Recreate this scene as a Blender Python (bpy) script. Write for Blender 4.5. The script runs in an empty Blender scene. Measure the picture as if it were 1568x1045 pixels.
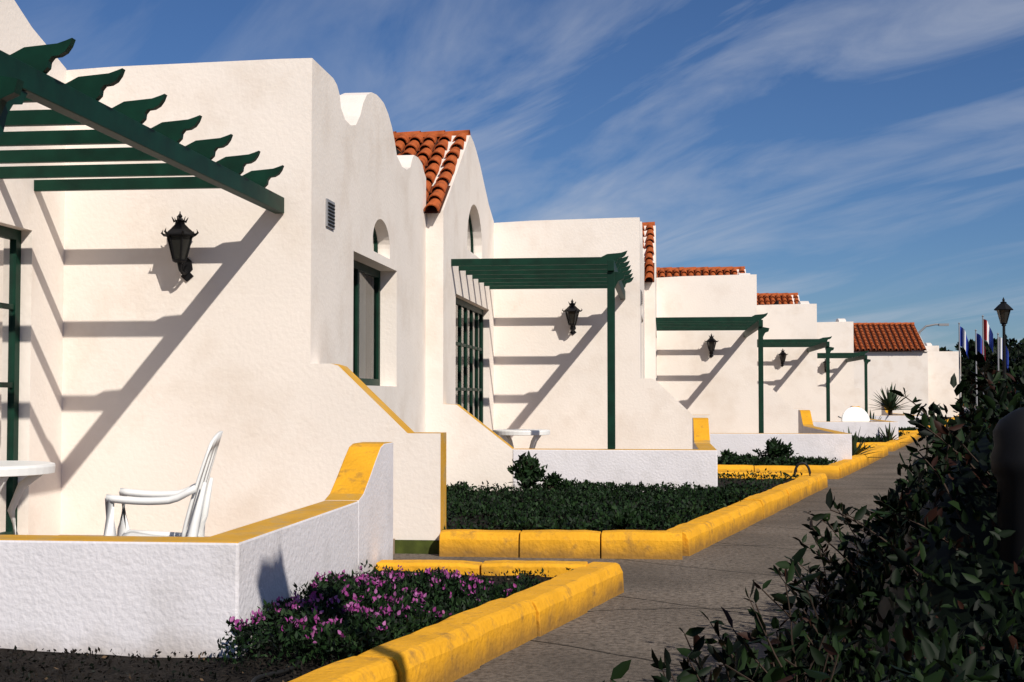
import bpy, bmesh, math, random
import numpy as np
from mathutils import Vector, noise
from mathutils.geometry import tessellate_polygon
random.seed(7); np.random.seed(7)
scene = bpy.context.scene
scene.view_settings.view_transform = 'Standard'
scene.view_settings.look = 'None'
scene.view_settings.exposure = 0

# ------------------------------------------------------------------ materials
M = {}
def mat(name, col, rough=0.8, nscale=3.0, var=0.1, bscale=0, bstr=0.0, bdist=0.01, spec=0.3,
        dark=None, dscale=6.0, dlo=0.6, dhi=0.7, grime=None, metallic=0.0):
    m = bpy.data.materials.new(name); m.use_nodes = True
    nt = m.node_tree; N = nt.nodes; L = nt.links
    b = N['Principled BSDF']; b.inputs['Roughness'].default_value = rough
    b.inputs['Specular IOR Level'].default_value = spec
    b.inputs['Metallic'].default_value = metallic
    if var == 0:
        b.inputs['Base Color'].default_value = tuple(col)+(1,); M[name] = m; return m
    g = N.new('ShaderNodeNewGeometry')
    n = N.new('ShaderNodeTexNoise'); n.inputs['Scale'].default_value = nscale; n.inputs['Detail'].default_value = 4
    L.new(g.outputs['Position'], n.inputs['Vector'])
    r = N.new('ShaderNodeValToRGB')
    r.color_ramp.elements[0].position = 0.3; r.color_ramp.elements[1].position = 0.7
    r.color_ramp.elements[0].color = tuple(c*(1-var) for c in col)+(1,)
    r.color_ramp.elements[1].color = tuple(min(1, c*(1+var)) for c in col)+(1,)
    L.new(n.outputs['Fac'], r.inputs['Fac'])
    out = r.outputs['Color']
    if dark:
        n2 = N.new('ShaderNodeTexNoise'); n2.inputs['Scale'].default_value = dscale; n2.inputs['Detail'].default_value = 6
        n2.inputs['Roughness'].default_value = 0.65
        L.new(g.outputs['Position'], n2.inputs['Vector'])
        mr = N.new('ShaderNodeMapRange'); mr.inputs['From Min'].default_value = dlo; mr.inputs['From Max'].default_value = dhi
        L.new(n2.outputs['Fac'], mr.inputs['Value'])
        mx = N.new('ShaderNodeMix'); mx.data_type = 'RGBA'
        L.new(mr.outputs['Result'], mx.inputs['Factor']); L.new(out, mx.inputs['A']); mx.inputs['B'].default_value = tuple(dark)+(1,)
        out = mx.outputs['Result']
    if grime:
        gz, gcol = grime
        sp = N.new('ShaderNodeSeparateXYZ'); L.new(g.outputs['Position'], sp.inputs[0])
        n3 = N.new('ShaderNodeTexNoise'); n3.inputs['Scale'].default_value = 5; n3.inputs['Detail'].default_value = 5
        L.new(g.outputs['Position'], n3.inputs['Vector'])
        ad = N.new('ShaderNodeMath'); ad.operation = 'MULTIPLY_ADD'
        L.new(n3.outputs['Fac'], ad.inputs[0]); ad.inputs[1].default_value = -gz*1.2; L.new(sp.outputs['Z'], ad.inputs[2])
        mr = N.new('ShaderNodeMapRange'); mr.inputs['From Min'].default_value = -gz*0.4; mr.inputs['From Max'].default_value = gz*0.5
        mr.inputs['To Min'].default_value = 0.7; mr.inputs['To Max'].default_value = 0.0
        L.new(ad.outputs[0], mr.inputs['Value'])
        mx = N.new('ShaderNodeMix'); mx.data_type = 'RGBA'
        L.new(mr.outputs['Result'], mx.inputs['Factor']); L.new(out, mx.inputs['A']); mx.inputs['B'].default_value = tuple(gcol)+(1,)
        out = mx.outputs['Result']
    L.new(out, b.inputs['Base Color'])
    if bstr > 0:
        n4 = N.new('ShaderNodeTexNoise'); n4.inputs['Scale'].default_value = bscale; n4.inputs['Detail'].default_value = 4
        L.new(g.outputs['Position'], n4.inputs['Vector'])
        bp = N.new('ShaderNodeBump'); bp.inputs['Strength'].default_value = bstr; bp.inputs['Distance'].default_value = bdist
        L.new(n4.outputs['Fac'], bp.inputs['Height']); L.new(bp.outputs['Normal'], b.inputs['Normal'])
    M[name] = m
    return m

mat('stucco', (0.82, 0.745, 0.675), 0.9, 1.1, 0.035, 24, 0.5, 0.007, 0.1, dark=(0.68, 0.585, 0.50), dscale=1.3, dlo=0.48, dhi=0.85)
mat('terrace_white', (0.74, 0.71, 0.73), 0.85, 2.0, 0.04, 34, 0.6, 0.010, 0.15, dark=(0.58, 0.55, 0.55), dscale=3, dlo=0.50, dhi=0.85, grime=(0.24, (0.30, 0.24, 0.18)))
mat('yellow_paint', (0.77, 0.375, 0.022), 0.75, 4, 0.12, 30, 0.6, 0.015, 0.15, dark=(0.34, 0.18, 0.04), dscale=8, dlo=0.54, dhi=0.74, grime=(0.13, (0.13, 0.08, 0.04)))
mat('yellow_trim', (0.62, 0.33, 0.04), 0.8, 3, 0.12, 25, 0.4, 0.01, 0.15, dark=(0.44, 0.30, 0.13), dscale=6, dlo=0.48, dhi=0.70)
mat('green_paint', (0.0015, 0.026, 0.014), 0.55, 6, 0.3, spec=0.22)
mat('tile', (0.44, 0.105, 0.03), 0.85, 5, 0.45, 30, 0.3, 0.008, 0.1, dark=(0.13, 0.045, 0.022), dscale=5, dlo=0.50, dhi=0.72)
mat('tile_dark', (0.08, 0.025, 0.012), 0.9, var=0)
mat('black_metal', (0.005, 0.005, 0.006), 0.6, var=0, spec=0.2)
mat('lantern_glass', (0.02, 0.02, 0.018), 0.15, var=0, spec=0.6)
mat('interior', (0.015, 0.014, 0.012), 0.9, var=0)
mat('curtain', (0.55, 0.55, 0.48), 0.9, var=0)
mat('plastic', (0.78, 0.78, 0.76), 0.4, var=0, spec=0.4)
mat('soil', (0.014, 0.011, 0.009), 0.95, 9, 0.5, 45, 0.9, 0.03, 0.15, dark=(0.035, 0.028, 0.022), dscale=30, dlo=0.55, dhi=0.7)
mat('dirt', (0.16, 0.12, 0.085), 0.95, 2, 0.25, spec=0.1)
mat('floor_tile', (0.30, 0.22, 0.16), 0.8, 2, 0.1)
mat('bark', (0.04, 0.026, 0.018), 0.9, var=0)
mat('grass_green', (0.055, 0.07, 0.012), 0.9, 8, 0.4)
mat('hose_rubber', (0.01, 0.01, 0.01), 0.6, var=0)
for i, c in enumerate([(0.009, 0.025, 0.007), (0.017, 0.040, 0.011), (0.006, 0.014, 0.0055)]):
    mat('leaf_mat%d' % i, c, 0.6, var=0, spec=0.15)
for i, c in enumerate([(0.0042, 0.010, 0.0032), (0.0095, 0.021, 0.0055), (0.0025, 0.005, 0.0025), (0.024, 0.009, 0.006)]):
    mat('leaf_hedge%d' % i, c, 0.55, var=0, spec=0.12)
mat('leaf_agave', (0.03, 0.052, 0.024), 0.6, 5, 0.3)
mat('petal', (0.26, 0.038, 0.19), 0.6, var=0)
mat('petal_pale', (0.32, 0.10, 0.26), 0.6, var=0)
mat('litter', (0.12, 0.075, 0.04), 0.9, var=0)
mat('flag_blue', (0.02, 0.05, 0.30), 0.8, var=0); mat('flag_white', (0.7, 0.7, 0.7), 0.8, var=0); mat('flag_red', (0.5, 0.03, 0.03), 0.8, var=0)
mat('grey_metal', (0.25, 0.25, 0.26), 0.5, var=0)

def glass_mat():
    m = bpy.data.materials.new('glass'); m.use_nodes = True
    nt = m.node_tree; N = nt.nodes; L = nt.links; N.remove(N['Principled BSDF'])
    t = N.new('ShaderNodeBsdfTransparent'); t.inputs[0].default_value = (0.75, 0.8, 0.78, 1)
    g = N.new('ShaderNodeBsdfGlossy'); g.inputs['Roughness'].default_value = 0.03
    f = N.new('ShaderNodeFresnel'); f.inputs['IOR'].default_value = 1.45
    x = N.new('ShaderNodeMixShader'); L.new(f.outputs[0], x.inputs[0]); L.new(t.outputs[0], x.inputs[1]); L.new(g.outputs[0], x.inputs[2])
    L.new(x.outputs[0], N['Material Output'].inputs['Surface']); M['glass'] = m
glass_mat()

def path_mat():
    m = mat('concrete', (0.175, 0.145, 0.118), 0.9, 0.8, 0.30, 60, 0.9, 0.010, 0.12, dark=(0.070, 0.058, 0.047), dscale=24, dlo=0.42, dhi=0.66)
    nt = m.node_tree; N = nt.nodes; L = nt.links; b = N['Principled BSDF']
    src = b.inputs['Base Color'].links[0].from_socket
    g = N.new('ShaderNodeNewGeometry')
    dn = N.new('ShaderNodeTexNoise'); dn.inputs['Scale'].default_value = 1.5; dn.inputs['Detail'].default_value = 5
    L.new(g.outputs['Position'], dn.inputs['Vector'])
    sp = N.new('ShaderNodeSeparateXYZ'); L.new(g.outputs['Position'], sp.inputs[0])
    def mth(op, a, bb=None, c=None):
        n = N.new('ShaderNodeMath'); n.operation = op
        for i, v in enumerate((a, bb, c)):
            if v is None: continue
            if isinstance(v, (int, float)): n.inputs[i].default_value = v
            else: L.new(v, n.inputs[i])
        return n.outputs[0]
    def joint(kx, per, wd, wob):
        y = mth('MULTIPLY_ADD', sp.outputs['X'], kx, sp.outputs['Y'])
        y = mth('MULTIPLY_ADD', dn.outputs['Fac'], wob, y)
        fr = mth('FRACT', mth('DIVIDE', y, per))
        return mth('LESS_THAN', mth('ABSOLUTE', mth('SUBTRACT', fr, 0.5)), wd)
    lt = mth('MAXIMUM', joint(0.75, 2.1, 0.0075, 0.14), joint(-0.25, 3.7, 0.004, 0.30))
    mx = N.new('ShaderNodeMix'); mx.data_type = 'RGBA'
    L.new(mth('MULTIPLY', lt, 0.85), mx.inputs['Factor']); L.new(src, mx.inputs['A']); mx.inputs['B'].default_value = (0.02, 0.017, 0.013, 1)
    L.new(mx.outputs['Result'], b.inputs['Base Color'])
path_mat()

# ------------------------------------------------------------------ mesh builder
class MB:
    def __init__(s): s.v = []; s.f = []; s.m = []; s.mats = []
    def mi(s, name):
        if name not in s.mats: s.mats.append(name)
        return s.mats.index(name)
    def add(s, vs, fs, m):
        o = len(s.v); s.v += [tuple(p) for p in vs]
        if isinstance(m, str): m = [m]*len(fs)
        for f, mm in zip(fs, m):
            s.f.append([i+o for i in f]); s.m.append(s.mi(mm))
    def box(s, x0, x1, y0, y1, z0, z1, m, top=None):
        vs = [(x0,y0,z0),(x1,y0,z0),(x1,y1,z0),(x0,y1,z0),(x0,y0,z1),(x1,y0,z1),(x1,y1,z1),(x0,y1,z1)]
        fs = [(0,3,2,1),(4,5,6,7),(0,1,5,4),(1,2,6,5),(2,3,7,6),(3,0,4,7)]
        s.add(vs, fs, [m, top or m, m, m, m, m])
    def obox(s, c, ax, hx, hy, hz, m):
        X, Y, Z = ax; c = Vector(c); vs = []
        for dz in (-1, 1):
            for dx, dy in ((-1,-1),(1,-1),(1,1),(-1,1)):
                vs.append(c+X*hx*dx+Y*hy*dy+Z*hz*dz)
        s.add(vs, [(0,3,2,1),(4,5,6,7),(0,1,5,4),(1,2,6,5),(2,3,7,6),(3,0,4,7)], m)
    def prism(s, loops, axis, c0, c1, m, seg=None, cap1=None):
        def P(u, v, c):
            return (c,u,v) if axis == 'x' else ((u,c,v) if axis == 'y' else (u,v,c))
        flat = [p for l in loops for p in l]; n = len(flat)
        vs = [P(u,v,c0) for u,v in flat]+[P(u,v,c1) for u,v in flat]
        tris = tessellate_polygon([[Vector((u,v,0)) for u,v in l] for l in loops])
        fs = []; ms = []
        for t in tris:
            fs.append(tuple(t)); ms.append(m)
            fs.append(tuple(i+n for i in reversed(t))); ms.append(cap1 or m)
        o = 0
        for li, l in enumerate(loops):
            k = len(l)
            for i in range(k):
                a, b = o+i, o+(i+1)%k
                fs.append((a,b,b+n,a+n))
                ms.append(seg.get(i, m) if (seg and li == 0) else m)
            o += k
        s.add(vs, fs, ms)
    def lathe(s, prof, n, c, m, rot=0.0, cap=True):
        vs = []; fs = []
        for r, z in prof:
            for i in range(n):
                a = rot+2*math.pi*i/n; vs.append((c[0]+r*math.cos(a), c[1]+r*math.sin(a), c[2]+z))
        for j in range(len(prof)-1):
            for i in range(n):
                a = j*n+i; b = j*n+(i+1)%n; fs.append((a,b,b+n,a+n))
        if cap:
            fs.append(tuple(range(n))[::-1]); fs.append(tuple(range((len(prof)-1)*n, len(prof)*n)))
        s.add(vs, fs, m)
    def tube(s, pts, r, m, n=8):
        pts = [Vector(p) for p in pts]; vs = []; fs = []
        rs = r if isinstance(r, (list, tuple)) else [r]*len(pts)
        for j, p in enumerate(pts):
            d = (pts[min(j+1, len(pts)-1)]-pts[max(j-1, 0)]).normalized()
            u = d.cross(Vector((0,0,1)))
            if u.length < 1e-3: u = d.cross(Vector((1,0,0)))
            u.normalize(); w = d.cross(u)
            for i in range(n):
                a = 2*math.pi*i/n; vs.append(p+(u*math.cos(a)+w*math.sin(a))*rs[j])
        for j in range(len(pts)-1):
            for i in range(n):
                a = j*n+i; b = j*n+(i+1)%n; fs.append((a,b,b+n,a+n))
        fs.append(tuple(range(n))[::-1]); fs.append(tuple(range((len(pts)-1)*n, len(pts)*n)))
        s.add(vs, fs, m)
    def obj(s, name, parent=None, loc=(0,0,0), rotz=0, bevel=0, smooth=False, fix=True):
        me = bpy.data.meshes.new(name); me.from_pydata(s.v, [], s.f)
        for n in s.mats: me.materials.append(M[n])
        me.polygons.foreach_set('material_index', s.m)
        if smooth: me.polygons.foreach_set('use_smooth', [True]*len(s.f))
        me.update()
        if fix:
            bm = bmesh.new(); bm.from_mesh(me); bmesh.ops.recalc_face_normals(bm, faces=bm.faces); bm.to_mesh(me); bm.free()
        o = bpy.data.objects.new(name, me); scene.collection.objects.link(o)
        o.location = loc; o.rotation_euler = (0,0,rotz)
        if parent: o.parent = parent
        if bevel:
            b = o.modifiers.new('bevel', 'BEVEL'); b.width = bevel; b.segments = 2; b.limit_method = 'ANGLE'; b.angle_limit = math.radians(40)
        return o

def empty(name, loc=(0,0,0), rotz=0):
    e = bpy.data.objects.new(name, None); scene.collection.objects.link(e); e.location = loc; e.rotation_euler = (0,0,rotz)
    e.empty_display_size = 0.2
    return e

def leaves(name, pts, size, mats, weights, up=0.4, aspect=0.5, parent=None, axis=None, simple=False):
    pts = np.asarray(pts, dtype=float); n = len(pts)
    a = np.random.normal(size=(n,3)); a[:,2] = np.abs(a[:,2])*(1+up)
    if axis is not None: a = a*0.5+axis
    a /= np.linalg.norm(a, axis=1)[:,None]
    r = np.random.normal(size=(n,3)); sd = np.cross(a, r); sd /= np.linalg.norm(sd, axis=1)[:,None]
    nn = np.cross(a, sd)
    L = (np.asarray(size)*np.random.uniform(0.6, 1.35, n))[:,None]; W = L*aspect
    me = bpy.data.meshes.new(name)
    if simple:
        v = np.empty((n,4,3)); v[:,0] = pts; v[:,1] = pts+a*L*0.5+sd*W*0.5; v[:,2] = pts+a*L; v[:,3] = pts+a*L*0.5-sd*W*0.5
        f = np.arange(n*4).reshape(n,4); k = 4; rep = 1
    else:
        v = np.empty((n,6,3))
        v[:,0] = pts; v[:,1] = pts+a*L*0.3+sd*W*0.45+nn*W*0.12; v[:,2] = pts+a*L*0.68+sd*W*0.36+nn*W*0.10
        v[:,3] = pts+a*L-nn*W*0.15; v[:,4] = pts+a*L*0.68-sd*W*0.36+nn*W*0.10; v[:,5] = pts+a*L*0.3-sd*W*0.45+nn*W*0.12
        idx = np.arange(n*6).reshape(n,6)
        f = np.concatenate([idx[:,[0,1,2,3]], idx[:,[0,3,4,5]]]); k = 6; rep = 2
    me.vertices.add(n*k); me.vertices.foreach_set('co', v.reshape(-1))
    me.loops.add(len(f)*4); me.loops.foreach_set('vertex_index', f.reshape(-1).astype(np.int32))
    me.polygons.add(len(f)); me.polygons.foreach_set('loop_start', np.arange(0, len(f)*4, 4, dtype=np.int32))
    for m in mats: me.materials.append(M[m])
    mi = np.random.choice(len(mats), n, p=weights); me.polygons.foreach_set('material_index', np.concatenate([mi]*rep).astype(np.int32))
    me.update(calc_edges=True); me.validate()
    o = bpy.data.objects.new(name, me); scene.collection.objects.link(o)
    if parent: o.parent = parent
    return o

# ------------------------------------------------------------------ layout
DX, DY = 2.75, 11.5
def Lk(y): return 0.165+0.243*(y-11.8)
def Rk(y): return 1.77+0.243*(y-11.8)

g = MB(); g.add([(-400,-100,-0.03),(500,-100,-0.03),(500,900,-0.03),(-400,900,-0.03)], [(0,1,2,3)], 'dirt'); g.obj('ground')
p = MB()
ys = [0.0, 130.0]
p.add([(Lk(ys[0])-3.2,ys[0],0),(Rk(ys[0])+0.05,ys[0],0),(Rk(ys[1])+0.05,ys[1],0),(Lk(ys[1])-3.2,ys[1],0)], [(0,1,2,3)], 'concrete')
p.obj('path')

def kerb_run(mb, p0, p1, w=0.25, h=0.22, bl=0.92, z0=-0.02):
    p0 = Vector((p0[0],p0[1],0)); p1 = Vector((p1[0],p1[1],0)); d = p1-p0; ln = d.length; d.normalize()
    inn = Vector((-d.y, d.x, 0)); n = max(1, round(ln/bl)); s = ln/n
    for i in range(n):
        a = p0+d*(i*s+0.006); b = p0+d*((i+1)*s-0.006)
        k = 7; vs = []
        j0 = random.uniform(-0.008, 0.008); z_0 = random.uniform(-0.010, 0.006)
        nsub = 5
        for q in range(nsub+1):
            e0 = a.lerp(b, q/nsub)
            j = j0+random.uniform(-0.004,0.004); jz = z_0+random.uniform(-0.004,0.003)-(0.006 if q in (0,nsub) else 0)
            prof = [(0.0+j, z0), (0.008+j, h*0.70+jz), (0.035+j, h*0.95+jz), (0.06+j, h+jz), (w-0.02+j, h+jz), (w+j, h-0.02+jz), (w+j, z0)]
            for u, z in prof:
                e = e0+inn*u; vs.append((e.x, e.y, z))
        fs = [tuple(range(k))[::-1], tuple(range(nsub*k, (nsub+1)*k))]
        for q in range(nsub):
            o = q*k; fs += [(o+x, o+(x+1)%k, o+(x+1)%k+k, o+x+k) for x in range(k)]
        mb.add(vs, fs, 'yellow_paint')

# ------------------------------------------------------------------ tiles
def tile_roof(mb, x0, x1, ye, ze, yr, zr, pitch=0.225, rl=0.36):
    dy, dz = yr-ye, zr-ze; Ls = math.hypot(dy, dz); s = Vector((0, dy/Ls, dz/Ls)); nrm = Vector((0, -dz/Ls, dy/Ls))
    base = Vector((0, ye, ze)); nc = int((x1-x0)/pitch); nr = int(Ls/rl)+1; rl = Ls/nr
    mb.add([Vector((x0,ye,ze))-nrm*0.0, Vector((x1,ye,ze)), Vector((x1,yr,zr)), Vector((x0,yr,zr))], [(0,1,2,3)], 'tile_dark')
    ns = 7
    for i in range(nc):
        cx = x1-(i+0.5)*pitch
        for j in range(nr):
            jx = random.uniform(-0.012, 0.012); vs = []; js = random.uniform(-0.02,0.02)
            for t, r, lift in ((j*rl-0.03+js, 0.102, 0.045), (j*rl+rl*1.08, 0.08, 0.0)):
                c = base+s*t+nrm*lift; c.x = cx+jx
                for k in range(ns+1):
                    a = math.pi*k/ns; vs.append(c+Vector((math.cos(a)*r,0,0))+nrm*math.sin(a)*r)
                for k in range(ns+1):
                    a = math.pi*k/ns; q = r-0.016; vs.append(c+Vector((math.cos(a)*q,0,0))+nrm*math.sin(a)*q)
            K = ns+1
            fs = []
            for k in range(ns):
                fs.append((k, k+1, 2*K+k+1, 2*K+k)); fs.append((K+k, K+k+1, k+1, k)); fs.append((K+k, 3*K+k, 3*K+k+1, K+k+1))
            mb.add(vs, fs, 'tile')
    nx = int((x1-x0)/0.38)
    for i in range(nx):
        vs = []
        for xx, r in ((x1-i*0.38, 0.12), (x1-(i+1)*0.38-0.03, 0.10)):
            for k in range(9):
                a = math.pi*k/8; vs.append((xx, yr+math.cos(a)*r, zr-0.01+math.sin(a)*r))
        mb.add(vs, [(k,k+1,9+k+1,9+k) for k in range(8)], 'tile')

# ------------------------------------------------------------------ parts
def grid_window(mb, xp, y0, y1, z0, z1, nv, nh, fr=0.07, bar=0.035, stiles=()):
    a, b = xp-0.03, xp+0.03
    mb.box(a,b,y0,y0+fr,z0,z1,'green_paint'); mb.box(a,b,y1-fr,y1,z0,z1,'green_paint')
    mb.box(a,b,y0+fr,y1-fr,z1-fr,z1,'green_paint'); mb.box(a,b,y0+fr,y1-fr,z0,z0+fr,'green_paint')
    for i in range(1, nv):
        y = y0+(y1-y0)*i/nv; w = fr if i in stiles else bar
        mb.box(a+0.004,b-0.004,y-w/2,y+w/2,z0+fr,z1-fr,'green_paint')
    for i in range(1, nh):
        z = z0+(z1-z0)*i/nh
        mb.box(a+0.01,b-0.01,y0+fr,y1-fr,z-bar/2,z+bar/2,'green_paint')
    mb.add([(xp,y0,z0),(xp,y1,z0),(xp,y1,z1),(xp,y0,z1)], [(0,1,2,3)], 'glass')

def arch_loop(cy, w, z0, h, n=18):
    return [(cy-w, z0)]+[(cy-w*math.cos(math.pi*k/n), z0+0.12+(h-0.12)*math.sin(math.pi*k/n)) for k in range(n+1)]+[(cy+w, z0)]

def wall_lantern(loc, sc=0.86):
    e = empty('wall_lantern', loc); e.scale = (sc,sc,sc)
    b = MB(); c = (0,-0.24,0)
    b.lathe([(0.045,-0.20),(0.075,-0.185),(0.08,-0.17),(0.065,-0.165)], 6, c, 'black_metal')
    b.lathe([(0.01,0.245),(0.03,0.25),(0.018,0.265),(0.028,0.285),(0.008,0.31),(0.004,0.335)], 8, c, 'black_metal')
    b.lathe([(0.17,0.075),(0.175,0.085),(0.165,0.10),(0.10,0.155),(0.055,0.20),(0.05,0.225),(0.065,0.235),(0.03,0.25)], 6, c, 'black_metal')
    for i in range(6):
        a = 2*math.pi*i/6; dx, dy = math.cos(a), math.sin(a)
        b.tube([(c[0]+0.07*dx,c[1]+0.07*dy,-0.175),(c[0]+0.135*dx,c[1]+0.135*dy,0.08)], 0.009, 'black_metal', 5)
        b.tube([(c[0]+0.165*dx,c[1]+0.165*dy,0.085),(c[0]+0.195*dx,c[1]+0.195*dy,0.11),(c[0]+0.18*dx,c[1]+0.18*dy,0.145)], [0.014,0.012,0.003], 'black_metal', 5)
        a2 = a+math.pi/6
        b.tube([(c[0]+0.055*math.cos(a2),c[1]+0.055*math.sin(a2),0.22),(c[0]+0.085*math.cos(a2),c[1]+0.085*math.sin(a2),0.275)], [0.012,0.003], 'black_metal', 4)
    b.obj('lantern_frame', e)
    gl = MB(); gl.lathe([(0.062,-0.17),(0.125,0.078)], 6, c, 'lantern_glass'); gl.obj('lantern_glass', e)
    k = MB()
    k.tube([(0,-0.02,-0.27),(0,-0.08,-0.30),(0,-0.16,-0.30),(0,-0.22,-0.27),(0,-0.24,-0.19)], [0.02,0.018,0.016,0.018,0.03], 'black_metal', 8)
    k.tube([(0,-0.03,-0.20),(0,-0.10,-0.21),(0,-0.14,-0.26),(0,-0.10,-0.28)], 0.009, 'black_metal', 6)
    k.prism([[(-0.045,-0.16),(-0.06,-0.25),(-0.03,-0.28),(-0.07,-0.32),(0,-0.38),(0.07,-0.32),(0.03,-0.28),(0.06,-0.25),(0.045,-0.16),(0,-0.12)]], 'y', -0.02, -0.002, 'black_metal')
    k.obj('bracket', e)
    return e

def pergola(ox, oy, xw, zt, post_z):
    e = empty('green_pergola', (ox, oy, 0)); G = 'green_paint'
    b = MB(); b.box(-3.47,-3.38,6.5,11.99,zt-0.30,zt-0.155,G); b.obj('beam', e, bevel=0.006)
    b = MB(); b.box(-3.475,-3.375,6.55,6.66,post_z,zt-0.302,G); b.obj('post', e, bevel=0.006)
    b = MB()
    b.prism([[(6.66,zt-0.305),(7.0,zt-0.305),(6.94,zt-0.38),(6.84,zt-0.40),(6.77,zt-0.47),(6.73,zt-0.58),(6.66,zt-0.62)]], 'x', -3.455, -3.395, G)
    b.prism([[(-3.375,zt-0.305),(-3.24,zt-0.33),(-3.26,zt-0.40),(-3.33,zt-0.43),(-3.375,zt-0.52)]], 'y', 6.57, 6.64, G)
    b.obj('brace', e)
    b = MB()
    for k in range(7):
        y = 11.4-0.7*k+random.uniform(-0.01,0.01); z = zt
        out = [(xw,z-0.15),(-3.39,z-0.15),(-3.365,z-0.125),(-3.36,z-0.09),(-3.34,z-0.065),(-3.30,z-0.06),(-3.265,z-0.04),(-3.24,z-0.005),(-3.225,z+0.035),(-3.26,z+0.022),(-3.31,z+0.006),(-3.38,z+0.0),(-3.50,z-0.01),(-3.58,z-0.05),(xw,z-0.055)]
        b.prism([out], 'y', y-0.025, y+0.025, G)
    b.obj('rafters', e)
    return e

def plastic_chair(loc, rot, sc=1.0):
    e = empty('plastic_chair', loc, rot); P = 'plastic'; e.scale = (sc*0.93,sc,sc)
    def sheet(rows, th, name, slots=False):
        mb = MB(); R = len(rows); C = len(rows[0]); vs = []
        for r in rows: vs += r
        fs = []
        for i in range(R-1):
            for j in range(C-1):
                if slots and 1 <= i < R-2 and j % 2 == 1: continue
                fs.append((i*C+j, i*C+j+1, (i+1)*C+j+1, (i+1)*C+j))
        mb.add(vs, fs, P); o = mb.obj(name, e, smooth=True, fix=False)
        sd = o.modifiers.new('s', 'SOLIDIFY'); sd.thickness = th; sd.offset = 0
        return o
    seat = []
    for i in range(9):
        t = i/8; x = -0.24+0.46*t; z = 0.41-0.03*t-0.02*math.sin(t*3.1)+(-0.02 if i == 0 else 0)
        seat.append([(x, -0.23+0.46*j/8, z-0.015*math.sin(math.pi*j/8)) for j in range(9)])
    sheet(seat, 0.02, 'seat')
    back = []
    for i in range(10):
        t = i/9; z = 0.38+0.62*t; w = 0.21+0.025*math.sin(t*math.pi)-0.05*max(0,t-0.75)*4*(t-0.75)
        row = []
        for j in range(14):
            u = -1+2*j/13
            row.append((0.21+0.17*t**1.2-0.05*u*u, u*w, z-0.06*abs(u)**3*t))
        back.append(row)
    sheet(back, 0.014, 'backrest', True)
    for sgn in (-1, 1):
        y = 0.26*sgn
        arm = [[(-0.27+0.52*i/10, y+k*0.028*sgn, 0.645-0.02*math.sin(i/10*math.pi)+0.05*max(0,i/10-0.75)*4-0.008*abs(k)) for k in (-1,0,1)] for i in range(11)]
        sheet(arm, 0.034, 'arm_%s' % ('l' if sgn < 0 else 'r'))
        l = MB()
        l.tube([(-0.25,y,0.64),(-0.245,y,0.42),(-0.27,y*1.05,0.2),(-0.29,y*1.1,0.0)], [0.030,0.040,0.028,0.018], P, 6)
        l.tube([(0.30,y*0.85,0.72),(0.25,y*0.93,0.5),(0.22,y,0.38),(0.25,y,0.2),(0.28,y*1.05,0.0)], [0.012,0.028,0.036,0.024,0.018], P, 6)
        l.tube([(-0.24,y*0.95,0.40),(0.22,y*0.9,0.37)], 0.022, P, 6)
        l.obj('legs_%s' % ('l' if sgn < 0 else 'r'), e, smooth=True)
    return e

def plastic_table(loc, r=0.48):
    e = empty('plastic_table', loc); P = 'plastic'
    b = MB(); b.lathe([(r-0.03,0.65),(r-0.004,0.655),(r,0.70),(r-0.004,0.715),(r-0.03,0.72),(0.001,0.718)], 40, (0,0,0), P); b.obj('top', e)
    l = MB()
    for i in range(4):
        a = math.pi/4+i*math.pi/2; c, s = math.cos(a), math.sin(a)
        l.tube([(c*(r-0.06),s*(r-0.06),0.67),(c*0.26,s*0.26,0.56),(c*0.19,s*0.19,0.40),(c*0.24,s*0.24,0.18),(c*0.38,s*0.38,0.0)], [0.035,0.03,0.028,0.026,0.022], P, 8)
    l.obj('legs', e, smooth=True)
    return e

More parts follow.
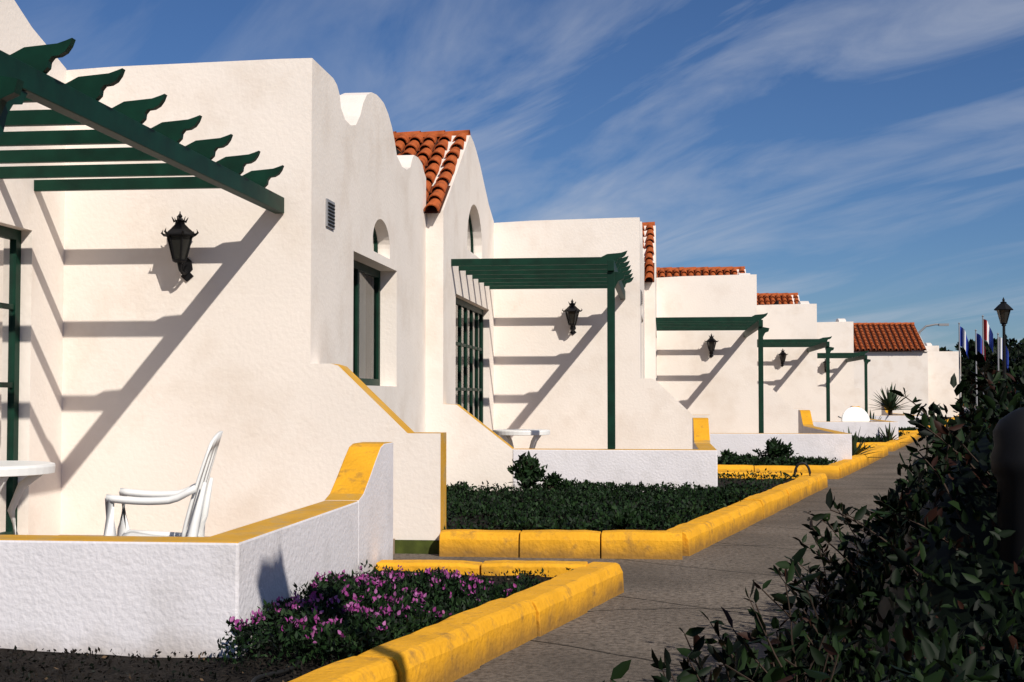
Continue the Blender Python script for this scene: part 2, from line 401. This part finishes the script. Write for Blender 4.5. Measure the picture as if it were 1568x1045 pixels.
def bungalow(ox, oy, xd=-5.65, terr=6.5, pz=3.33):
    e = empty('white_bungalow', (ox, oy, 0)); S = 'stucco'
    w = MB()
    gable = [(6.5,-0.03),(12.0,-0.03),(12.0,4.4),(11.3,4.60),(10.7,4.86),(10.2,5.08),(9.8,5.22),(9.45,5.31),(9.1,5.36),(9.0,5.34),(6.5,3.86)]
    door = [(7.6,0.14),(11.36,0.14),(11.36,2.83),(7.6,2.83)]
    w.prism([gable, door, arch_loop(9.6,0.85,3.58,0.78)], 'x', xd-0.3, xd, S)
    w.box(-11, xd-0.3, 6.5, 6.75, -0.03, 3.80, S)
    w.box(-11, xd-0.301, 6.76, 12.0, 3.5, 3.52, S)
    w.prism([[(-11,-0.03),(-3.435,-0.03),(-3.435,4.44),(-4.2,4.425),(-5.0,4.41),(-6.5,4.34),(-11,4.3)]], 'y', 12.0, 12.25, S)
    top = [(12.0,4.44),(12.8,4.44),(12.95,4.41),(13.06,4.34),(13.12,4.22),(13.3,4.14),(13.55,4.13),(13.78,4.18),(13.98,4.32),(14.12,4.48),(14.3,4.61),
           (14.55,4.69),(14.8,4.72),(15.0,4.72),(15.2,4.71),(15.45,4.64),(15.68,4.52),(15.85,4.38),(15.98,4.24),(16.3,4.17),(16.6,4.18),(16.85,4.25),(16.98,4.38),(17.1,4.45),(17.4,4.47),(17.7,4.44),(17.85,4.35),(18.0,4.3)]
    outline = [(18.0,-0.03),(12.0,-0.03)]+top
    win = [(13.7,1.5),(16.0,1.5),(16.0,2.87),(13.7,2.87)]
    w.prism([outline, win, arch_loop(15.1,0.47,2.97,0.40)], 'x', -3.435, -3.135, S)
    w.box(-11,-3.436,12.25,18.0,3.7,3.8,S)
    w.obj('walls', e)
    d = MB(); grid_window(d, xd-0.13, 7.6, 11.36, 0.14, 2.83, 6, 4, fr=0.09, bar=0.045, stiles=(3,))
    d.obj('glazed_door', e)
    d = MB(); grid_window(d, -3.135-0.23, 13.7, 16.0, 1.5, 2.87, 2, 1, fr=0.085, stiles=(1,))
    d.obj('window', e)
    d = MB()
    for cy, ww, z0, h, x in ((9.6,0.85,3.58,0.78,xd-0.14),(15.1,0.47,2.97,0.40,-3.135-0.14)):
        lp = arch_loop(cy,ww,z0,h); d.prism([lp, arch_loop(cy,ww-0.05,z0+0.05,h-0.09)], 'x', x-0.03, x, 'green_paint')
        d.add([(x-0.02,u,v) for u,v in lp], [tuple(range(len(lp)))], 'glass')
    d.obj('arched_lights', e)
    d = MB()
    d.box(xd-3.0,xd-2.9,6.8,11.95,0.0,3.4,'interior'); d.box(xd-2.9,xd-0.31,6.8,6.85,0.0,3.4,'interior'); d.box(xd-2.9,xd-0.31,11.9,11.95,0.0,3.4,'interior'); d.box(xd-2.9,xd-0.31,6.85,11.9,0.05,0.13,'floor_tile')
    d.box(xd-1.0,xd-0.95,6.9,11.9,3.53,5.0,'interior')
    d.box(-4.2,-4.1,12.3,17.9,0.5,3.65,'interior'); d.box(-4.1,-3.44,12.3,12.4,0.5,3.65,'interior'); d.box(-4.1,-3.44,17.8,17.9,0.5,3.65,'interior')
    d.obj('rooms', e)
    d = MB()
    for (x, ya, yb, z0, z1) in ((-3.52,13.72,14.4,1.5,2.85),(-3.52,14.8,15.95,1.5,2.85)):
        n = 40; vs = []
        for i in range(n+1):
            y = ya+(yb-ya)*i/n; xx = x+0.035*math.sin(i*1.1)+0.015*math.sin(i*2.3)
            vs += [(xx,y,z0),(xx,y,z1)]
        d.add(vs, [(2*i,2*i+2,2*i+3,2*i+1) for i in range(n)], 'curtain')
    d.obj('curtains', e, smooth=True, fix=False)
    d = MB(); d.box(-3.134,-3.118,12.52,12.82,2.98,3.24,'grey_metal')
    for i in range(7): d.box(-3.117,-3.108,12.55,12.79,3.0+i*0.033,3.012+i*0.033,'interior')
    d.obj('vent', e)
    t = MB(); tile_roof(t, xd-4.5, xd-0.02, 6.34, 3.80, 9.12, 5.34)
    t.add([(xd-4.5,9.12,5.34),(xd-0.3,9.12,5.34),(xd-0.3,12.0,4.3),(xd-4.5,12.0,4.3)], [(0,1,2,3)], 'tile_dark')
    t.obj('tiled_roof', e, fix=False)
    f = MB(); f.box(xd,-2.36,terr+0.241,11.998,-0.02,0.13,'floor_tile')
    f.obj('terrace_floor', e)
    tw = empty('terrace_wall', (ox, oy, 0)); W = 'terrace_white'; Y = 'yellow_trim'
    b = MB(); xl = -4.72 if terr == 6.5 else -5.88
    b.prism([[(xl,terr),(-2.05,terr),(-2.05,9.15),(-2.29,9.15),(-2.29,terr+0.24),(xl,terr+0.24)]], 'z', -0.02, 0.685, W, cap1=Y)
    b.obj('low_wall', tw, bevel=0.014)
    b = MB()
    b.prism([[(9.152,-0.02),(10.35,-0.02),(10.35,1.04),(10.0,1.04),(9.88,1.02),(9.72,0.94),(9.5,0.82),(9.3,0.72),(9.152,0.687)]], 'x', -2.29, -2.05, W, seg={2:Y,3:'yellow_paint',4:'yellow_paint',5:'yellow_paint',6:'yellow_paint',7:Y})
    b.obj('pier', tw, bevel=0.008)
    if terr == 6.5:
        b = MB()
        b.prism([[(xd,-0.02),(-4.722,-0.02),(-4.722,0.687),(-5.47,1.27),(xd,1.28)]], 'y', 6.502, 6.74, 'stucco', seg={2:Y,3:Y})
        b.obj('buttress', tw)
    sw = empty('screen_wall', (ox, oy, 0))
    b = MB()
    b.prism([[(-3.135,-0.02),(-1.955,-0.02),(-1.955,1.06),(-2.25,1.06),(-2.88,1.66),(-2.95,1.68),(-3.135,1.68)]], 'y', 12.0, 12.33, S, seg={1:'yellow_trim',2:'yellow_trim',3:'yellow_trim',4:'yellow_trim',5:S})
    b.obj('wall', sw)
    b = MB(); b.box(-2.95,-1.96,11.985,11.997,0.0,0.12,'grass_green'); b.obj('skirting', sw)
    pergola(ox, oy, xd, pz, 0.69 if terr == 6.5 else 0.13)
    wall_lantern((ox-4.28, oy+12.0, 2.75 if pz > 3.2 else 2.66))
    k = MB()
    kerb_run(k, (-4.69,0.3), (-2.585,0.3), bl=0.7)
    dxk = (-0.27+2.585)/9.53
    kerb_run(k, (-2.585+0.26*dxk,0.56), (-0.27,9.83)); kerb_run(k, (-0.53,9.83), (-2.03,9.83))
    k.obj('yellow_kerb', None, (ox,oy,0), bevel=0.006)
    s = MB(); nx = 24; ny = 40
    vs = []; fs = []
    for j in range(ny+1):
        y = 0.5+9.2*j/ny
        xr = -2.585+(y-0.3)*dxk-0.2; xa = -5.88 if y < 6.55 else -2.10
        for i in range(nx+1):
            x = xa+(xr-xa)*i/nx
            z = 0.13+0.035*noise.noise(Vector((x*1.3+ox,y*1.3+oy,0)))+0.02*noise.noise(Vector((x*6+ox,y*6+oy,3)))
            vs.append((x,y,z))
    for j in range(ny):
        for i in range(nx):
            a = j*(nx+1)+i; fs.append((a,a+1,a+nx+2,a+nx+1))
    s.add(vs, fs, 'soil'); s.obj('garden_bed', None, (ox,oy,0), fix=False, smooth=True)
    return e

units = [(0,0,-5.45,6.5,3.33),(DX,DY,-5.65,6.5,3.33),(2*DX,2*DY,-5.65,2.8,3.15),(3*DX,3*DY,-5.65,2.8,3.12),(4*DX,4*DY,-5.65,2.8,3.05),(20.1,75,-5.45,6.5,3.2)]
for u in units: bungalow(*u)

k = MB(); kerb_run(k, (Lk(57.5),57.5), (Lk(100),100), bl=2.0); k.obj('yellow_kerb', bevel=0)
k = MB(); kerb_run(k, (Rk(70),70), (Rk(3.0),3.0), w=0.18, h=0.12); k.obj('yellow_kerb')

h = empty('tiled_house', (0,0,0))
b = MB(); b.box(8.5,14.6,78,86,0,3.8,'stucco')
b.prism([[(77.9,3.8),(86,3.8),(82,5.5)]], 'x', 14.3, 14.6, 'stucco')
b.box(14.62,17.0,81,86,0,3.9,'stucco'); b.obj('walls', h)
b = MB(); tile_roof(b, 8.5, 14.5, 77.7, 3.85, 81.5, 5.5, pitch=0.3, rl=0.5); b.obj('tiled_roof', h, fix=False)

# furniture
plastic_chair((-3.02, 8.0, 0.13), math.radians(14), 1.05)
plastic_table((-4.84, 9.4, 0.13), 0.48).scale = (1,1,1.08)
plastic_table((DX-4.80, DY+8.4, 0.13), 0.42).scale = (1,1,1.06)
# table tipped on its edge, leaning, further along the row
tt = plastic_table((5.4, 41.2, 0.50), 0.42); tt.rotation_euler = (math.radians(78), 0, math.radians(12))

# garden hose
b = MB()
hp = []
for i in range(60):
    t = i/59; y = 4.2+2.7*t; x = Lk(y)-0.50-0.10*math.sin(t*9)-0.05*math.sin(t*23); hp.append((x, y, 0.165+0.012*math.sin(t*15)))
b.tube(hp, 0.011, 'hose_rubber', 6)
b.obj('garden_hose', smooth=True)
b = MB()
hp = [(2.0+0.14*math.cos(a)+0.02*a, 20.55, 0.20+0.20*max(0,math.sin(a))) for a in [math.pi*i/12 for i in range(13)]]
b.tube(hp, 0.02, 'hose_rubber', 6); b.obj('garden_hose', smooth=True)

# ------------------------------------------------------------------ lamps
def street_lamp(loc, H):
    e = empty('street_lamp', loc); b = MB()
    b.lathe([(0.16,-0.03),(0.16,0.12),(0.12,0.16),(0.10,0.5),(0.12,0.55),(0.06,0.62),(0.05,H*0.6),(0.04,H-0.35),(0.07,H-0.33),(0.05,H-0.28)], 12, (0,0,0), 'black_metal')
    b.obj('pole', e, smooth=False)
    c = (0,0,H); b = MB()
    b.lathe([(0.05,-0.30),(0.11,-0.26),(0.10,-0.24)], 8, c, 'black_metal')
    b.lathe([(0.27,0.12),(0.28,0.14),(0.16,0.26),(0.08,0.33),(0.10,0.35),(0.03,0.38),(0.04,0.42),(0.005,0.50)], 8, c, 'black_metal')
    for i in range(4):
        a = math.pi/4+i*math.pi/2
        b.tube([(0.10*math.cos(a),0.10*math.sin(a),H-0.25),(0.22*math.cos(a),0.22*math.sin(a),H+0.13)], 0.014, 'black_metal', 5)
    b.obj('head_frame', e)
    b = MB(); b.lathe([(0.09,-0.25),(0.20,0.12)], 8, c, 'lantern_glass'); b.obj('head_glass', e)
    return e
street_lamp((1.48, 2.75, 0), 4.35)
street_lamp((9.9, 41.3, 0), 3.75)
b = MB(); b.lathe([(0.15,-0.03),(0.15,0.15),(0.12,0.20),(0.105,0.3),(0.10,1.10),(0.118,1.13),(0.122,1.18),(0.108,1.22),(0.112,1.27),(0.09,1.31),(0.05,1.34),(0.02,1.355)], 24, (0,0,0), 'black_metal')
b.obj('iron_bollard', None, (1.27,5.0,0), smooth=True)
b = MB(); x, y = 22.2, 123
b.tube([(x,y,0),(x,y,6.2),(x+0.15,y,6.9),(x+0.7,y,7.4),(x+1.5,y,7.55),(x+2.0,y,7.55)], [0.14,0.11,0.10,0.09,0.08,0.08], 'grey_metal', 8)
b.obox((x+2.2,y,7.52), (Vector((1,0,0)),Vector((0,1,0)),Vector((0,0,1))), 0.42, 0.18, 0.10, 'grey_metal')
b.obj('road_lamp')
for i, (x, y, z, ms) in enumerate(((14.7,72,5.0,('flag_blue','flag_white','flag_blue')),(15.3,71,4.6,('flag_blue','flag_blue','flag_red')),(15.2,69,5.2,('flag_red','flag_white','flag_blue')),(15.2,66,4.2,('flag_white','flag_blue','flag_blue')))):
    e = empty('flagpole', (x+0.35,y,0)); b = MB(); b.lathe([(0.05,0),(0.03,z)], 8, (0,0,0), 'grey_metal'); b.lathe([(0.01,z),(0.06,z+0.04),(0.01,z+0.1)], 8, (0,0,0), 'grey_metal'); b.obj('pole', e)
    b = MB()
    for s in range(3):
        n = 8; vs = []
        for q in range(n+1):
            t = (s+q/n)/3; xx = 0.04+0.42*t; yy = 0.09*math.sin(t*9+i); dz = -0.75*t*t
            vs += [(xx,yy,z-0.1+dz),(xx,yy+0.05,z-1.1+dz*0.9)]
        b.add(vs, [(2*q,2*q+2,2*q+3,2*q+1) for q in range(n)], ms[s])
    b.obj('flag', e, fix=False, smooth=True)

# ------------------------------------------------------------------ vegetation
HM = ['leaf_hedge0','leaf_hedge1','leaf_hedge2','leaf_hedge3']; HW = [0.42,0.30,0.23,0.05]
def htop(o, y):
    t = min(1, max(0, o/0.8)); t = t*t*(3-2*t)
    q = 1.0 if y < 13 else max(0.45, 1-(y-13)*0.05)
    n = (noise.noise(Vector((o*1.4, y*0.8, 1.7)))*0.30+noise.noise(Vector((o*3.5, y*2.5, 5.7)))*0.16)*q
    k = min(1, max(0, (y-4.3)/1.2)); k = 0.58+0.42*k
    return max(0.12, (0.30+0.82*t+n*(0.4+0.8*t))*k)
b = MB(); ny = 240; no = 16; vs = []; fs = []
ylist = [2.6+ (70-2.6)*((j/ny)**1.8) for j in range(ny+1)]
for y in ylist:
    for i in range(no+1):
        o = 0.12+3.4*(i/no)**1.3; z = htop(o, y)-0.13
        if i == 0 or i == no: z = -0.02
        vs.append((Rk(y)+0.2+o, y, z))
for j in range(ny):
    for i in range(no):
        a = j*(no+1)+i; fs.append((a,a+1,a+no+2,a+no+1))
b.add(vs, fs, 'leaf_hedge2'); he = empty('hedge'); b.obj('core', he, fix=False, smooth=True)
pts = []; sz = []
def hpt(ya, yb, pw, s):
    y = ya+(yb-ya)*random.random()**pw; o = 0.02+3.2*random.random()**1.5
    z = htop(o, y); d = abs(random.gauss(0, 0.10))
    zz = z-d+0.06
    if random.random() < 0.25: zz = random.uniform(0.05, z)
    pts.append((Rk(y)+0.2+o+random.uniform(-0.10,0.10), y, max(0.02,zz))); sz.append(s*random.uniform(0.7,1.3))
for _ in range(42000): hpt(2.7, 14, 1.2, 0.052)
leaves('foliage_near', pts, sz, HM, HW, up=0.5, aspect=0.5, parent=he)
pts = []; sz = []
for _ in range(15000): hpt(14, 32, 1.3, 0.08)
for _ in range(9000): hpt(32, 70, 1.2, 0.15)
leaves('foliage_far', pts, sz, HM, HW, up=0.5, aspect=0.5, parent=he, simple=True)
tw = MB(); lp = []; ls = []
sprigs = [(random.uniform(4.8, 15), random.uniform(0.0, 1.7), random.uniform(0.15,0.42)) for _ in range(230)]
sprigs += [(random.uniform(6.8,8.4), random.uniform(-0.12,0.3), random.uniform(0.4,0.65)) for _ in range(16)]
sprigs += [(random.uniform(3.9,4.9), random.uniform(-0.15,0.4), random.uniform(0.38,0.6)) for _ in range(44)]
for y, o, ln in sprigs:
    x = Rk(y)+0.2+o; z = max(0.05, htop(max(o,0), y)-0.12)
    dr = Vector((random.uniform(-0.7,0.2), random.uniform(-0.4,0.4), random.uniform(0.6,1))).normalized()
    q = Vector((x,y,z)); pp = [q.copy()]; K = 9
    for s in range(K):
        q = q+dr*ln/K; dr = (dr+Vector((random.uniform(-.15,.13),random.uniform(-.15,.15),-0.04))).normalized(); pp.append(q.copy())
        for r in range(2):
            lp.append(tuple(q)); ls.append(0.068)
    tw.tube(pp, [0.005-0.0003*i for i in range(K+1)], 'bark', 4)
tw.obj('twigs', he, fix=False)
leaves('sprig_leaves', lp, ls, HM, [0.4,0.3,0.2,0.1], up=0.2, aspect=0.45, parent=he)

GM = ['leaf_mat0','leaf_mat1','leaf_mat2']; GW = [0.45,0.25,0.30]
def inbed(x, y):
    if y < 0.6 or y > 9.55: return False
    xr = -2.585+(y-0.3)*0.2429-0.27
    if y > 6.45 and x < -2.02: return False
    return x < xr
pts = []; fl = []
def cover_h(x, y):
    return 0.07+0.09*noise.noise(Vector((x*1.8,y*1.8,9)))+0.05*noise.noise(Vector((x*6,y*6,2)))
n = 0; t = 0
while n < 21000 and t < 700000:
    t += 1
    x = random.uniform(-2.02,-0.5); y = random.uniform(5.9,9.5)
    if not inbed(x,y): continue
    dens = 1.0 if y < 8.3 else max(0, 1-(y-8.3)*1.1)
    if y < 6.6: dens *= max(0, min(1, (y-5.95)*2.2 - max(0,(x+1.75))*0.4))
    if noise.noise(Vector((x*2.8,y*2.8,4)))*1.2+0.40 < random.random()*(1.3-dens)+ (0.6 if dens < 0.35 else 0): continue
    hh = cover_h(x,y)+0.13*max(0,1-abs(x+1.75)*1.4)*min(1,max(0,9.0-y)); n += 1
    pts.append((x,y,0.13+max(0.02,hh)*random.random()**0.5))
    if random.random() < 0.013 and dens > 0.3 and noise.noise(Vector((x*3,y*3,14))) > -0.22:
        rr = random.randint(3,6)
        for _ in range(rr): fl.append((x+random.gauss(0,.011), y+random.gauss(0,.011), 0.14+max(0.02,hh)+random.gauss(0,.01)))
e = empty('flower_bed_plants')
leaves('foliage', pts, 0.036, GM+['leaf_hedge2'], [0.32,0.22,0.23,0.23], up=0.3, aspect=0.4, parent=e, simple=True)
leaves('flowers', fl, 0.024, ['petal','petal_pale'], [0.6,0.4], up=0.8, aspect=0.7, parent=e)
pts = []
while len(pts) < 11000:
    x = random.uniform(-5.0,-0.5); y = random.uniform(3.5,9.55)
    if inbed(x,y): pts.append((x,y,0.135+0.03*random.random()))
leaves('mulch', pts, 0.024, ['soil','litter','leaf_hedge2'], [0.65,0.03,0.32], up=0.0, aspect=0.5, simple=True)
for ui, (ox, oy, cnt, s) in enumerate(((DX,DY,34000,0.045),(2*DX,2*DY,6000,0.07),(3*DX,3*DY,3500,0.09),(4*DX,4*DY,3000,0.1))):
    pts = []; ymax = 6.4 if ui == 0 else 2.7
    t = 0
    while len(pts) < cnt and t < cnt*12:
        t += 1
        x = random.uniform(-5.8,-0.6); y = random.uniform(0.6,9.5)
        if not inbed(x,y): continue
        if y > ymax and x < -1.95: continue
        if y > 6.4 and random.random() < 0.9: continue
        nz = noise.noise(Vector((x*0.9+ox,y*0.9,6)))
        if nz < -0.12 and random.random() < 0.85: continue
        hh = 0.09+0.08*noise.noise(Vector((x*2+ox,y*2,1)))+0.08*noise.noise(Vector((x*7+ox,y*7,1)))
        pts.append((ox+x, oy+y, 0.13+max(0.02,hh)*random.random()**0.4))
    leaves('ground_cover', pts, s, GM+['leaf_hedge2'], [0.36,0.20,0.24,0.20], up=0.4, aspect=0.55, simple=True)
def shrub(loc, r, hgt, n, size, mats=GM, wts=GW):
    e = empty('shrub', loc); tb = MB(); pts = []
    for i in range(max(8, int(n/60))):
        a = random.uniform(0,2*math.pi); el = random.uniform(0.15,1.0)
        tip = Vector((math.cos(a)*r*math.cos(el*1.4), math.sin(a)*r*math.cos(el*1.4), hgt*(0.35+0.65*el)*random.uniform(0.8,1.1)))
        tb.tube([(0,0,0), tip*0.5+Vector((0,0,hgt*0.1)), tip], [0.012,0.008,0.004], 'bark', 4)
        for _ in range(40):
            t = random.uniform(0.45,1.05); q = tip*t+Vector((random.gauss(0,r*.10),random.gauss(0,r*.10),random.gauss(0,hgt*.06)+hgt*0.1*(1-t)))
            pts.append(tuple(q))
    tb.obj('stems', e, fix=False); leaves('leaves', pts, size, mats, wts, up=0.4, aspect=0.45, parent=e)
shrub((-1.72,17.2,0.15), 0.28, 0.46, 900, 0.09)
shrub((-1.4,17.4,0.15), 0.25, 0.2, 500, 0.07)
shrub((2.0,25.2,0.15), 0.35, 0.36, 800, 0.11)
shrub((1.3,25.3,0.15), 0.3, 0.2, 500, 0.10)
shrub((0.65,15.5,0.13), 0.18, 0.16, 250, 0.06)
shrub((-0.35,12.4,0.18), 0.12, 0.12, 200, 0.06)
def agave(loc, L, n, name='agave_plant', trunk=0.0):
    b = MB()
    if trunk: b.tube([(0,0,0),(0.02,0,trunk*0.5),(0,0,trunk)], [0.09,0.07,0.08], 'bark', 8)
    for i in range(n):
        a = i*2.39996; el = math.radians(12+72*((i+0.5)/n)); ln = L*random.uniform(0.8,1.1); w = 0.055*L
        d = Vector((math.cos(a)*math.cos(el), math.sin(a)*math.cos(el), math.sin(el))); sd = Vector((-math.sin(a), math.cos(a), 0))
        vs = []; K = 6
        for k in range(K+1):
            t = k/K; c = Vector((0,0,trunk))+d*ln*t-Vector((0,0,0.22*L*t*t*math.cos(el))); ww = w*(1-t)**0.6*(0.6+0.9*min(1,t*3))
            vs += [c-sd*ww, c-Vector((0,0,ww*0.35)), c+sd*ww]
        fs = []
        for k in range(K):
            o = k*3; fs += [(o,o+1,o+4,o+3),(o+1,o+2,o+5,o+4)]
        b.add(vs, fs, 'leaf_agave')
    b.obj(name, None, loc, fix=False)
agave((3.75,28.0,0.12), 0.68, 30)
agave((5.9,37.0,0.12), 0.6, 24)
agave((7.9,49.2,0.1), 1.0, 46, 'yucca_plant', 0.75)
agave((7.0,47.5,0.1), 0.8, 30)
agave((9.6,56.0,0.1), 0.7, 24)
def tree(loc, H, R, n, size):
    e = empty('tree', loc); tb = MB(); pts = []
    tb.tube([(0,0,0),(0.05,0,H*0.25),(0,0.05,H*0.45)], [0.16,0.12,0.09], 'bark', 8)
    for i in range(18):
        a = random.uniform(0,2*math.pi); rr = R*random.uniform(0.2,0.9); z = H*random.uniform(0.22,0.92)
        c = Vector((math.cos(a)*rr, math.sin(a)*rr, z)); tb.tube([(0,0.03,H*0.25), c*0.5+Vector((0,0,H*0.15)), c], [0.07,0.04,0.02], 'bark', 5)
        cr = R*random.uniform(0.3,0.5)
        for _ in range(n//18):
            v = Vector([random.gauss(0,1) for _ in range(3)]); v = v.normalized()*cr*random.random()**0.4; v.z *= 0.7
            pts.append(tuple(c+v))
    tb.obj('trunk', e, fix=False); leaves('crown', pts, size, HM[:3], [0.45,0.25,0.30], up=0.2, aspect=0.6, parent=e, simple=True)
for (x,y,H,R) in ((18.4,91,4.5,1.5),(19.4,93,4.2,1.5),(20.5,90,4.8,1.7),(19.3,84,4.2,1.4),(20.8,86,4.6,1.7),(19.9,80,3.9,1.5),(21.8,84,4.1,1.9),(18.3,74,3.6,1.4),(23.5,90,5.0,2.4),(27,95,4.6,2.5),(26,80,3.8,2.4),(16.9,66,3.3,1.4),(21.2,95,5.0,1.8),(22.4,78,4.0,2.2)):
    tree((x,y,0),H,R,2800,0.32)
pts = []
for _ in range(14000):
    x = random.uniform(24,70); y = 120+random.uniform(0,4); z = (3.8+1.2*noise.noise(Vector((x*0.3,0,0))))*random.random()**0.6
    pts.append((x,y,z))
leaves('distant_trees', pts, 0.55, HM[:3], [0.45,0.25,0.30], up=0.2, aspect=0.6, simple=True)

# ------------------------------------------------------------------ world, sun, camera
sun_to = Vector((0.785,-1.0,0.95)).normalized()
elev = math.asin(sun_to.z); azi = math.atan2(sun_to.x, sun_to.y)
w = bpy.data.worlds.new('World'); scene.world = w; w.use_nodes = True
N = w.node_tree.nodes; L = w.node_tree.links
bg = N['Background']; bg.inputs['Strength'].default_value = 0.057
sky = N.new('ShaderNodeTexSky'); sky.sky_type = 'NISHITA'; sky.sun_disc = False
sky.sun_elevation = elev; sky.sun_rotation = azi; sky.air_density = 1.0; sky.dust_density = 0.0; sky.ozone_density = 5.0
tint = N.new('ShaderNodeMix'); tint.data_type = 'RGBA'; tint.blend_type = 'MULTIPLY'; tint.inputs['Factor'].default_value = 1
L.new(sky.outputs[0], tint.inputs['A']); tint.inputs['B'].default_value = (0.66,0.84,1.12,1)
tc = N.new('ShaderNodeTexCoord'); sp = N.new('ShaderNodeSeparateXYZ'); L.new(tc.outputs['Generated'], sp.inputs[0])
def mth(op, a, b=None, c=None):
    n = N.new('ShaderNodeMath'); n.operation = op
    for i, v in enumerate((a,b,c)):
        if v is None: continue
        if isinstance(v,(int,float)): n.inputs[i].default_value = v
        else: L.new(v, n.inputs[i])
    return n.outputs[0]
zz = mth('ADD', mth('MAXIMUM', sp.outputs['Z'], 0.0), 0.10)
cb = N.new('ShaderNodeCombineXYZ'); L.new(mth('DIVIDE', sp.outputs['X'], zz), cb.inputs[0]); L.new(mth('DIVIDE', sp.outputs['Y'], zz), cb.inputs[1])
r1 = N.new('ShaderNodeMapping'); r1.inputs['Rotation'].default_value = (0,0,math.radians(-121)); L.new(cb.outputs[0], r1.inputs['Vector'])
s1 = N.new('ShaderNodeMapping'); s1.inputs['Scale'].default_value = (0.6,2.3,1); s1.inputs['Location'].default_value = (3.1,0.7,0); L.new(r1.outputs[0], s1.inputs['Vector'])
n1 = N.new('ShaderNodeTexNoise'); n1.inputs['Scale'].default_value = 1.0; n1.inputs['Detail'].default_value = 8; n1.inputs['Roughness'].default_value = 0.58; n1.inputs['Distortion'].default_value = 0.7
L.new(s1.outputs[0], n1.inputs['Vector'])
s2 = N.new('ShaderNodeMapping'); s2.inputs['Scale'].default_value = (0.35,0.7,1); s2.inputs['Location'].default_value = (1.3,5.2,2); L.new(r1.outputs[0], s2.inputs['Vector'])
n2 = N.new('ShaderNodeTexNoise'); n2.inputs['Scale'].default_value = 1.0; n2.inputs['Detail'].default_value = 3
L.new(s2.outputs[0], n2.inputs['Vector'])
a1 = N.new('ShaderNodeMapRange'); a1.inputs['From Min'].default_value = 0.43; a1.inputs['From Max'].default_value = 0.74; L.new(n1.outputs['Fac'], a1.inputs['Value'])
a2 = N.new('ShaderNodeMapRange'); a2.inputs['From Min'].default_value = 0.35; a2.inputs['From Max'].default_value = 0.60; a2.inputs['To Min'].default_value = 0.25; L.new(n2.outputs['Fac'], a2.inputs['Value'])
fac = mth('MULTIPLY', mth('MULTIPLY', a1.outputs[0], a2.outputs[0]), 0.85)
mx = N.new('ShaderNodeMix'); mx.data_type = 'RGBA'; L.new(fac, mx.inputs['Factor']); L.new(tint.outputs['Result'], mx.inputs['A']); mx.inputs['B'].default_value = (8.8,9.4,10.8,1)
L.new(mx.outputs['Result'], bg.inputs['Color'])

sl = bpy.data.lights.new('sun','SUN'); sl.energy = 4.6; sl.angle = math.radians(0.5); sl.color = (1.0,0.935,0.84)
so = bpy.data.objects.new('sun', sl); scene.collection.objects.link(so); so.rotation_euler = (-sun_to).to_track_quat('-Z','Y').to_euler(); so.location = (10,-10,20)

cam = bpy.data.cameras.new('camera'); co = bpy.data.objects.new('camera', cam); scene.collection.objects.link(co)
cam.sensor_width = 36; cam.lens = 48.2; cam.clip_end = 2000; cam.clip_start = 0.05
co.location = (0,0,1.4); co.rotation_euler = (math.radians(92.25), 0, math.radians(6.277))
scene.camera = co
